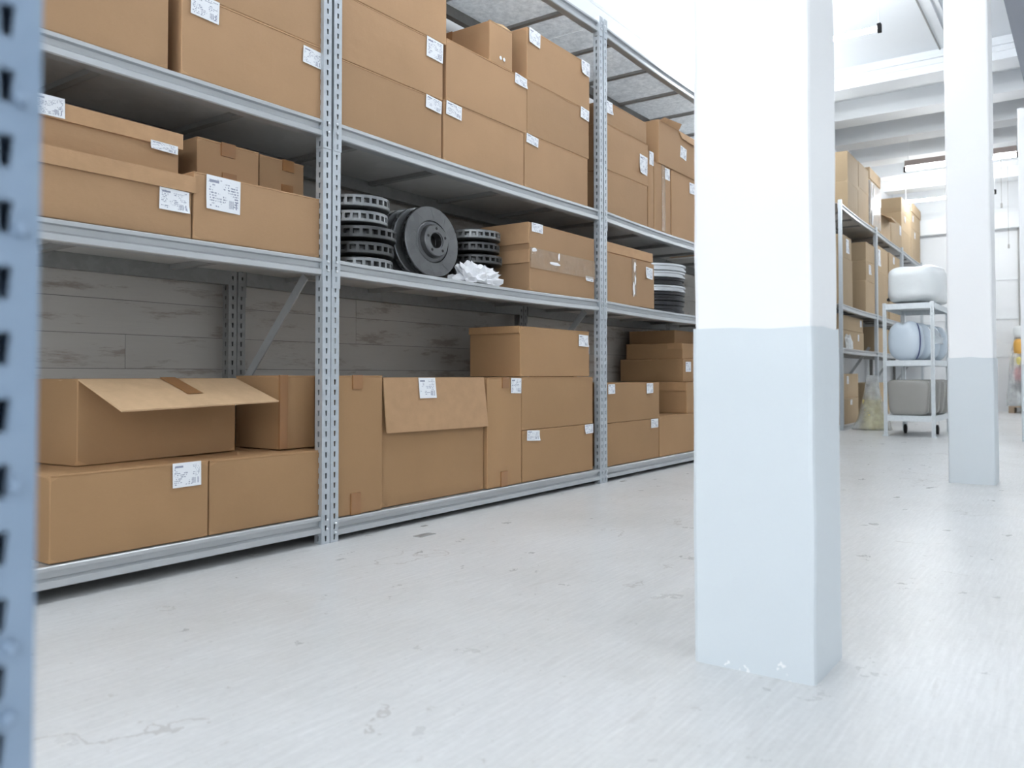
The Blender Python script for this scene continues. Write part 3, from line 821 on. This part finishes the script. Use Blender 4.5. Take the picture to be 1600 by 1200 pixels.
# --- far run (coordinates along the far run, from its first upright)
FR = (FO, FA)
gF = 'boxes of the far run'
zt = FLV[3] + .0
def far(label, u0, u1, z0, z1, v=.02, dep=.44, **k):
    return crate(label, gF, u0, u1, z0, z1, v, dep, frame=FR, mat='card_far', **k)
far('upper box of the first far stack, on top of the run', .445, 1.03, 2.826, 3.172)
far('lower box of the first far stack, on top of the run', .440, 1.00, zt, 2.825)
far('upper box of the second far stack, against the film-wrapped box', 1.055, 1.655, 2.872, 3.182)
far('lower box of the second far stack, against the film-wrapped box', 1.01, 1.64, zt, 2.871)
f3 = far('tall box with shiny clear film and an overhanging lid, on top of far run', 1.68, 2.40, zt, 3.24, lid=.14)
far('low box with curled open flaps beside the film-wrapped box', 2.44, 3.20, zt, 2.775, top=False)
far('low box with an open top beside the tallest far stack', 3.25, 4.13, zt, 2.862, labels=[(-.05, .02, .14, .14)])
far('top box of the tallest far stack, labelled, its end facing us', 4.16, 5.10, 3.085, 3.31, labels=[(.3, .06, .12, .10)])
far('second box of the tallest far stack, small white label', 4.15, 5.08, 2.82, 3.084, labels=[(.25, .03, .12, .09)])
far('bottom box of the tallest far stack', 4.14, 5.06, zt, 2.819)
far('lidded box on the end stack nearest the far wall', 5.12, 6.1, 3.0, 3.40, lid=.15, labels=[(.1, .2, .12, .10)])
far('lower box of the end stack nearest the far wall', 5.10, 6.08, zt, 2.999, labels=[(.3, .05, .12, .10)])
zu = FLV[2]
far('top box of the pile behind the far upright under the top shelf', .10, .60, 1.92, 2.17, labels=[(.2, .03, .14, .16)])
far('bottom box of the pile behind the far upright under the top shelf', .10, .64, zu, 1.919)
far('top box of the inner pile, end face in shadow, second far shelf', 1.43, 1.99, 2.03, 2.26)
far('middle box of the inner pile with a white label, second far shelf', 1.43, 2.0, 1.78, 2.029, labels=[(.15, .04, .14, .12)])
far('bottom box of the inner pile, second far shelf', 1.40, 1.99, zu, 1.779)
far('box with a white label past the middle far upright, upper of two', 2.12, 2.95, 1.97, 2.32, labels=[(.1, .05, .16, .22)])
far('box past the middle far upright, lower of two', 2.12, 2.95, zu, 1.969)
far('upper box behind the white bundle on the far shelf', 3.05, 3.95, 2.02, 2.33, labels=[(.3, .03, .12, .1)])
far('lower box behind the white bundle on the far shelf', 3.05, 3.95, zu, 2.019)
zm = FLV[1]
far('upper box of the two on the far shelf with the white bag', .25, 1.62, 1.13, 1.30, v=.10, dep=.36, labels=[(-.1, .02, .1, .08)])
far('lower box on the far shelf, directly behind the white bag', .20, 1.66, zm, 1.129, v=.10, dep=.36, labels=[(-.3, .03, .08, .08)])
far('upper box in the dark at the foot of the far run', .20, 1.20, .34, .62, v=.08, dep=.37, labels=[(.35, .03, .1, .09)])
far('lower box in the dark at the foot of the far run', .18, 1.10, FLV[0], .339, v=.06, dep=.40, labels=[(.45, .02, .1, .06)])
far('box behind the yellow bag at the foot of the far run', 2.2, 3.2, FLV[0], .50, v=.06, dep=.40)
far('box behind the trolley on the middle far shelf', 2.15, 3.5, zm, 1.24, v=.05, dep=.40)
obj('film_wrap', MB().quadbox(-.365, .365, -.010, .445, .03, .58).mesh('film', 'film'), f3)
for i, (x, zz, a, ln) in enumerate(((-.30, .38, 78, .36), (-.22, .22, 100, .30), (-.16, .40, 70, .22), (-.24, .10, 110, .16))):
    obj('film_crease_glint', MB().bar((x, -.014, zz - ln / 2), (x + .06 * math.cos(R(a)), -.020, zz + ln / 2), .035, .008, (0, 1, 0)).mesh('crease_glint', 'white_plastic'), f3)  # opaque white strips paint the glints along the film creases
# curled flap of the low far box
lowf = [o for o in bpy.data.objects if o.get('label', '').startswith('low box with curled')][0]
obj('curled_flap', slab((-.38, 0, .275), (.30, 0, .275), (.25, -.10, .235), (-.30, -.12, .215), .006).mesh('flap', 'card_in'), lowf)

# ------------------------------------------------------------------ brake discs
def disc_mesh(Rr, t, g, mat, n=26, vane=.34):
    """vented friction ring: two faces joined by vanes, lying in the xy plane, z 0..2t+g"""
    ri = Rr * .60; m = MB(); P = []
    for i in range(n):
        a0 = 2 * math.pi * i / n; am = a0 + 2 * math.pi / n * vane; a1 = a0 + 2 * math.pi / n
        for a, r in ((a0, Rr), (am, Rr), (am, Rr - .03), (a1, Rr - .03)): P.append((a, r))
    H = 2 * t + g
    k = 10
    for a, rm in P:
        pr = [(ri, 0), (Rr - .003, 0), (Rr, .003), (Rr, t), (rm, t), (rm, t + g), (Rr, t + g), (Rr, H - .003), (Rr - .003, H), (ri, H)]
        for r, z in pr: m.v.append((r * math.cos(a), r * math.sin(a), z))
    q = len(P)
    for i in range(q):
        j = (i + 1) % q
        for e in range(k):
            e2 = (e + 1) % k
            fa = (i * k + e, j * k + e, j * k + e2, i * k + e2)
            m.f.append(fa)
    me = bpy.data.meshes.new('disc'); me.from_pydata(m.v, [], m.f); me.update()
    bm = bmesh.new(); bm.from_mesh(me)
    bmesh.ops.remove_doubles(bm, verts=bm.verts, dist=1e-5)
    bmesh.ops.dissolve_degenerate(bm, edges=bm.edges, dist=1e-5)
    bmesh.ops.recalc_face_normals(bm, faces=bm.faces); bm.to_mesh(me); bm.free()
    me.materials.append(M[mat]); return me

def hub_mesh(Rr, H, hat, mat):
    r = Rr * .60
    return MB().lathe([(r, H * .2), (r + .001, H * .8), (r * .93, H), (r * .80, H + .003), (r * .74, H + hat - .004), (r * .70, H + hat), (Rr * .24, H + hat), (Rr * .24, H + hat - .004), (Rr * .215, H + hat - .006), (Rr * .215, H * .5), (r * .6, H * .3), (r, H * .2)], 40, caps=False).mesh('hub', mat, False)

def disc(label, group, loc, Rr, t, g, mat, hat, rot=(0, 0, 0), holes=False):
    H = 2 * t + g
    o = obj('brake_disc', disc_mesh(Rr, t, g, mat), None, loc, rot); tag(o, label, 'brake disc', group)
    h = obj('hub', hub_mesh(Rr, H, hat, mat), o)
    if holes:
        hm = MB().lathe([(.0062, 0), (.0062, .0012)], 10).mesh('bolt_hole', 'dark')
        for i in range(5):
            a = R(90 + 72 * i)
            obj('bolt_hole', hm, h, (Rr * .335 * math.cos(a), Rr * .335 * math.sin(a), H + hat - .0004))
        sm = MB().quadbox(-.0007, .0007, 0, Rr * .30, 0, .0005).mesh('slot', 'iron_mid')
        for i in range(10):
            a = R(36 * i + 10)
            obj('groove', sm, o, (Rr * .66 * math.cos(a), Rr * .66 * math.sin(a), H), (0, 0, a - R(62)))
    return o
zs = L2 - .0045
ords = ('lowest', 'second from the bottom', 'middle', 'second from the top', 'topmost')
gd1, gd2, gd3 = 'brake discs stacked beside the first upright', 'brake discs standing on edge', 'brake discs stacked beside the taped box'
radii = (.148, .150, .156, .132, .137); mats = ('iron_light', 'iron', 'iron', 'iron_light', 'iron_light')
cx = (0.0, .004, .010, -.006, -.002)
z = zs
for i in range(5):
    disc('brake disc lying flat beside the first upright, %s of its stack' % ords[i], gd1, (2.355 + cx[i], 2.455, z), radii[i], .013, .020, mats[i], .0165, (0, 0, .3 * i))
    z += .0625
z = zs; rr = (.112, .118, .143, .136, .138)
for i in range(5):
    disc('brake disc lying flat next to the taped box, %s of its stack' % ords[i], gd3, (3.178 + (0, .004, .008, 0, .003)[i], 2.50, z), rr[i], .012, .018, ('iron', 'iron', 'iron', 'iron', 'iron_light')[i], .018, (0, 0, .5 * i))
    z += .060
Rr = .155
for i, nm in enumerate(('front', 'second', 'third', 'rearmost')):
    y = 2.345 + .060 * i
    # axis points out of the shelf; each disc leans back a little
    disc('dark brake disc standing on edge, %s of the leaning row' % nm, gd2, (2.672 - .004 * i, y, zs + Rr * .998), Rr, .009, .012, 'iron_light' if i else 'iron_mid', .028 if i == 0 else .020, (R(90 - 4), 0, R(-6)), i == 0)  # lighter iron on the rear discs offsets the shadow they stand in

tag(obj('plastic_sheet', crumple('sheet', (.155, .062, .098), 3.3, 'white_plastic', 4, .75, 2.6), None, (2.985, 2.325, zs + .0005)), 'crumpled white plastic sheet in front of the brake discs', 'plastic sheet')
# little plastic bag tucked beside the second upright
tag(obj('plastic_bag', crumple('bag', (.02, .03, .07), 7.1, 'film_white', 3, .5, 2.0), None, (3.986, 2.33, .083)), 'small scrap of clear plastic at the foot of the second upright', 'plastic bag')

# ------------------------------------------------------------------ steel rims on the third unit
def rim(label, z, h, r, mat, handle=False):
    pr = [(r * .82, 0), (r * .97, 0), (r, .004), (r, h * .30), (r * .955, h * .36), (r * .955, h * .62), (r, h * .68), (r, h - .004), (r * .97, h - .001), (r * .82, h - .001), (r * .80, h * .5), (r * .82, 0)]
    o = tag(obj('steel_ring', MB().lathe(pr, 56, caps=False).mesh('ring', mat, False), None, (5.195, 2.545, z)), label, 'metal ring', 'stacked metal rings beside the lidded box')
    return o
z = L2 - .008
for i, (h, r, mt) in enumerate(((.085, .258, 'black_steel'), (.062, .262, 'black_steel'), (.045, .266, 'steel'), (.05, .258, 'black_steel'), (.045, .264, 'steel'), (.05, .270, 'steel'))):
    o = rim('%s metal ring, %s of the pile beside the lidded box' % ('black' if mt == 'black_steel' else 'silver', ('lowest', 'second from the bottom', 'third from the bottom', 'third from the top', 'second from the top', 'topmost')[i]), z, h, r, mt)
    if i == 1:
        a = R(205); hx, hy = r * math.cos(a), r * math.sin(a)
        hm = MB().bar((hx - .02, hy - .01, .0), (hx - .03, hy - .015, .075), .010, .010)
        obj('clasp', hm.mesh('clasp', 'white_paint'), o)
        obj('clasp', MB().bar((hx + .018, hy - .035, .0), (hx + .008, hy - .040, .075), .010, .010).mesh('clasp', 'white_paint'), o)
        obj('clasp', MB().bar((hx - .02, hy - .01, .0), (hx + .018, hy - .035, .0), .010, .010).mesh('clasp', 'white_paint'), o)
    z += h

# ------------------------------------------------------------------ trolley and its load
ca = 0.0
tr = tag(empty('shelf_trolley', (8.78, 1.722, 0), -R(90) + ca), 'pale slotted steel trolley with three shelves in front of the far run', 'trolley')
TW, TD = .458, 1.0
tp = post_mesh(0.0, 1.315, .032); tp.materials.append(M['trolley'])
for x, y, a in ((0, 0, 0), (TW, 0, 90), (TW, TD, 180), (0, TD, 270)):
    obj('post', tp, tr, (x, y, .0), (0, 0, R(a)))
for zz in (.150, .692, 1.250):
    m = MB().quadbox(.003, TW - .003, .003, TD - .003, zz + .052, zz + .056)
    obj('shelf', m.mesh('shelf', 'trolley'), tr)
    for a in ((.033, TW - .033, .001, .004), (.033, TW - .033, TD - .004, TD - .001)):
        obj('shelf_rim', MB().quadbox(*a, zz, zz + .056).mesh('rim', 'trolley'), tr)
    for a in ((.001, .004, .033, TD - .033), (TW - .004, TW - .001, .033, TD - .033)):
        obj('shelf_rim', MB().quadbox(*a, zz, zz + .056).mesh('rim', 'trolley'), tr)
for x, y in ((.0, .0), (TW, .0)):
    obj('foot', MB().quadbox(x - .012, x + .03 - (.03 if x else 0) + .012, -.012, .03, 0, .014).mesh('foot', 'trolley'), tr)
for x, y in ((.10, .55), (TW - .06, .55)):
    w = obj('caster', MB().lathe([(.045, -.012), (.048, -.006), (.048, .006), (.045, .012)], 20).mesh('wheel', 'rubber', True), tr, (x, y, .048), (0, R(90), 0))
    obj('caster_fork', MB().quadbox(-.10, -.03, -.012, .012, -.018, -.014).quadbox(-.102, -.098, -.02, .02, -.018, .018).quadbox(-.10, -.03, -.012, .012, .014, .018).mesh('fork', 'trolley'), w)
TM = Matrix.Translation((8.78, 1.722, 0)) @ Matrix.Rotation(-R(90) + ca, 4, 'Z')
def tp_(x, y, z): return TM @ Vector((x, y, z))
def superell(name, a, b, c_, e1, e2, mat, nu=40, nv=24, taper=0.0, dent=0.0):
    def sp(w, m): return math.copysign(abs(w) ** m, w)
    m = MB()
    for j in range(nv + 1):
        t = -math.pi / 2 + math.pi * j / nv
        for i in range(nu):
            p = 2 * math.pi * i / nu
            x = a * sp(math.cos(t), e1) * sp(math.cos(p), e2); y = b * sp(math.cos(t), e1) * sp(math.sin(p), e2); z = c_ * sp(math.sin(t), e1)
            x *= 1 + taper * z / c_
            if dent: z -= dent * math.exp(-((x + a * .15) / (a * .16)) ** 2) * max(0, z / c_)
            m.v.append((x, y, z))
    for j in range(nv):
        for i in range(nu):
            k = (i + 1) % nu
            m.f.append((j * nu + i, j * nu + k, (j + 1) * nu + k, (j + 1) * nu + i))
    me = bpy.data.meshes.new(name); me.from_pydata(m.v, [], m.f); me.update()
    bm = bmesh.new(); bm.from_mesh(me); bmesh.ops.remove_doubles(bm, verts=bm.verts, dist=1e-6); bmesh.ops.recalc_face_normals(bm, faces=bm.faces); bm.to_mesh(me); bm.free()
    me.materials.append(M[mat])
    for p in me.polygons: p.use_smooth = True
    return me
rzT = -R(90) + ca
# bottom: warm grey moulded covers, nested one behind the other
for i in range(5):
    o = obj('moulded_cover', superell('cover', .185 - .003 * i, .06, .175, .28, .32, 'grey_plastic', taper=.07), None, tp_(.215 + .028 * i, .10 + .135 * i, .206 + .176), (0, 0, rzT))
    tag(o, 'warm grey glossy moulded cover on the trolley bottom shelf, %s of five' % ('front', 'second', 'third', 'fourth', 'rearmost')[i], 'moulded cover', 'grey moulded covers on the trolley')
# middle: pale blue rounded parts
for i in range(4):
    o = obj('rounded_part', superell('part', .165 - .012 * i, .075, .196 - .006 * i, .75, .85, 'pale_plastic', dent=.03 if i == 0 else 0), None, tp_(.195 + .058 * i, .10 + .16 * i, .748 + .193 - .006 * i), (0, 0, rzT - R(0)))
    tag(o, 'pale blue rounded plastic part on the trolley middle shelf, %s of four' % ('front', 'second', 'third', 'rearmost')[i], 'plastic part', 'pale blue parts on the trolley')
    if i == 0:
        st = MB(); n = 22
        for k in range(n + 1):
            t = R(-78 + 140 * k / n); zz = .19 * math.sin(t) * 1.0; xx = .075 + .055 * math.cos(t)
            for s in (0, 1):
                for dd in (0, 1): st.v.append((xx + .011 * s, -.072 * math.cos(t) ** .4 * (1 - (xx / .19) ** 2) ** .5 - .006 * (1 - dd) - .001, zz))
        for k in range(n):
            b = k * 4
            for q in ((0, 1, 3, 2),):
                pass
            st.f += [(b, b + 2, b + 6, b + 4), (b + 1, b + 5, b + 7, b + 3), (b, b + 4, b + 5, b + 1), (b + 2, b + 3, b + 7, b + 6)]
        obj('stripe', st.mesh('stripe', 'navy'), o)
for i in range(3):
    o = tag(obj('film_sheet', crumple('film', (.17 - .02 * i, .05, .17), 5.5 + i, 'film', 3, .4, 2.4), None, tp_(.33, .30 + .22 * i, .748 + .165), (0, 0, rzT)), 'loose clear film around the pale blue parts, %s sheet' % ('front', 'middle', 'rear')[i], 'plastic film', 'clear film on the trolley middle shelf')
# top: big white wrapped bundle
bd = tag(obj('wrapped_bundle', superell('bundle', .245, .46, .185, .38, .45, 'film_white', 48, 30), None, tp_(.262, .46, 1.306 + .187), (0, 0, rzT)), 'big white plastic-wrapped bundle on top of the trolley', 'bundle')
for v in bd.data.vertices:
    n = noise.noise_vector(v.co * 7) * .018; v.co += n
mm = min(v.co.z for v in bd.data.vertices); bd.location.z = 1.3065 - mm
obj('black_end', crumple('end', (.03, .05, .045), 2.2, 'rubber', 3, .4, 2.0), bd, (-.225, -.27, -.15))
obj('print_strip', MB().quadbox(-.003, .003, -.02, .02, -.09, .09).mesh('strip', 'navy'), bd, (-.236, -.18, .0))

# yellow bag on the floor by the far run
yb = tag(empty('foam_bag', (9.76, 2.03, 0)), 'clear plastic bag with yellow foam standing on the floor behind the trolley', 'bag')
def cone_bag(h, r0, r1, seed, mat, fl=True):
    m = MB(); nz, nn_ = 14, 26
    for j in range(nz + 1):
        t = j / nz
        for i in range(nn_):
            a = 2 * math.pi * i / nn_; r = (r0 + (r1 - r0) * t ** .8) * (1 + .22 * noise.noise(Vector((math.cos(a) * 1.6, math.sin(a) * 1.6, t * 3 + seed))))
            m.v.append((r * math.cos(a), r * math.sin(a), h * t))
    for j in range(nz):
        for i in range(nn_):
            k = (i + 1) % nn_; m.f.append((j * nn_ + i, j * nn_ + k, (j + 1) * nn_ + k, (j + 1) * nn_ + i))
    m.f.append(tuple(range(nn_))[::-1]); m.f.append(tuple(nz * nn_ + i for i in range(nn_)))
    return m.mesh('bag', mat, True)
obj('contents', cone_bag(.33, .125, .09, 2.0, 'yellow'), yb, (0, 0, .002))
obj('film', cone_bag(.60, .20, .05, 2.0, 'film'), yb, (0, 0, .001))
tag(obj('plastic_bag', crumple('wbag', (.09, .05, .17), 8.8, 'film_white', 3, .5, 2.0), None, (FO + Matrix.Rotation(FA, 3, 'Z') @ Vector((.62, .07, FLV[1] + .002)))), 'white plastic bag in front of the boxes on the middle far shelf', 'plastic bag')

# wrapped goods by the far wall
pal = tag(empty('pallet', (15.25, .72, 0)), 'low wooden pallet under the wrapped goods at the far wall', 'pallet')
for i in range(5): obj('deck_board', MB().quadbox(-.08 + .10 * i, .0 + .10 * i, 0, .42, .09, .11).mesh('board', 'wood'), pal)
for y in (0, .17, .34): obj('bearer', MB().quadbox(-.08, .40, y, y + .08, 0, .09).mesh('bearer', 'wood'), pal)
zz = .111
for i, (mt, h, nm) in enumerate((('film_white', .22, 'white'), ('black_steel', .16, 'dark'), ('red', .24, 'red'), ('yellow', .18, 'yellow'), ('orange', .28, 'orange'), ('film_white', .2, 'pale grey'))):
    o = tag(obj('sack', superell('sack', .16, .17, h / 2, .5, .5, mt), None, (15.36, .90, zz + h / 2)), '%s sack in the wrapped pile at the far wall' % nm, 'sack', 'sacks in the wrapped pile')
    zz += h
tag(obj('film_cover', crumple('cover', (.20, .24, 1.30), 6.1, 'film', 4, .30, 2.0), None, (15.36, .93, .112)), 'crinkled clear film wrapped around the pile of sacks at the far wall', 'plastic film')

# ------------------------------------------------------------------ lamps
def lamp(label, u, v0, ln, z, trough=False, power_mat='tube'):
    o = tag(empty('fluorescent_lamp', (u, v0, z)), label, 'lamp', 'suspended fluorescent lamps')
    t = obj('tube', MB().lathe([(.016, 0), (.019, .004), (.019, ln - .004), (.016, ln)], 16).mesh('tube', power_mat, True), o, (0, 0, 0), (R(-90), 0, 0))
    for y in (-.02, ln - .005):
        obj('socket', MB().quadbox(-.024, .024, y, y + .028, -.03, .035).mesh('socket', 'dark'), o)
    for y in (.0, ln - .03):
        obj('suspension_rod', MB().quadbox(-.004, .004, y - .004, y + .004, .03, ZC - z).mesh('rod', 'white_paint'), o)
    if trough:
        obj('reflector', MB().extrude([(-.0, .03), (ln, .03), (ln, .10), (0, .10)], [(-.09, 0), (.09, 0)]).mesh('trough', 'brown_metal'), o)
    return o
LZ = 3.35
lamp('bare fluorescent tube hanging below the ceiling beside the large column', 6.94, 1.365, 1.25, LZ)
lamp('fluorescent lamp with brown reflector over the far run', 11.75, .75, 1.25, 3.30, True)
for i, (u, v, nm) in enumerate(((-1.9, 1.0, 'added out of view over the shelving aisle by the blue upright'), (2.9, .75, 'added out of view over the aisle in front of the brake disc shelf'), (14.2, 1.2, 'close to the far end wall'),
                            (-2.4, -.4, 'added out of view behind the camera near the big windows'), (.6, -3.4, 'added out of view over the open floor behind the camera'), (7.4, -3.4, 'added out of view over the open floor past the second column'), (10.8, -2.2, 'added out of view over the open floor near the far run'), (14.0, -2.2, 'added out of view over the open floor by the far wall'))):
    lamp('fluorescent tube ' + nm, u, v, 1.25, LZ)  # all but the end-wall tube are out of view, added to light the room
# hanging cables near the far wall
for i, (u, v, z0, nm) in enumerate(((13.0, 1.02, 2.95, 'nearer'), (14.6, 1.06, 2.60, 'farther'))):
    cb = tag(obj('hanging_cable', MB().quadbox(-.003, .003, -.003, .003, 0, ZC - z0).mesh('cable', 'bar'), None, (u, v, z0)), 'thin dark cable hanging from the ceiling near the far wall, the %s' % nm, 'cable', 'hanging cables')
    obj('connector', MB().quadbox(-.012, .012, -.012, .012, -.06, 0).mesh('plug', 'bar'), cb)
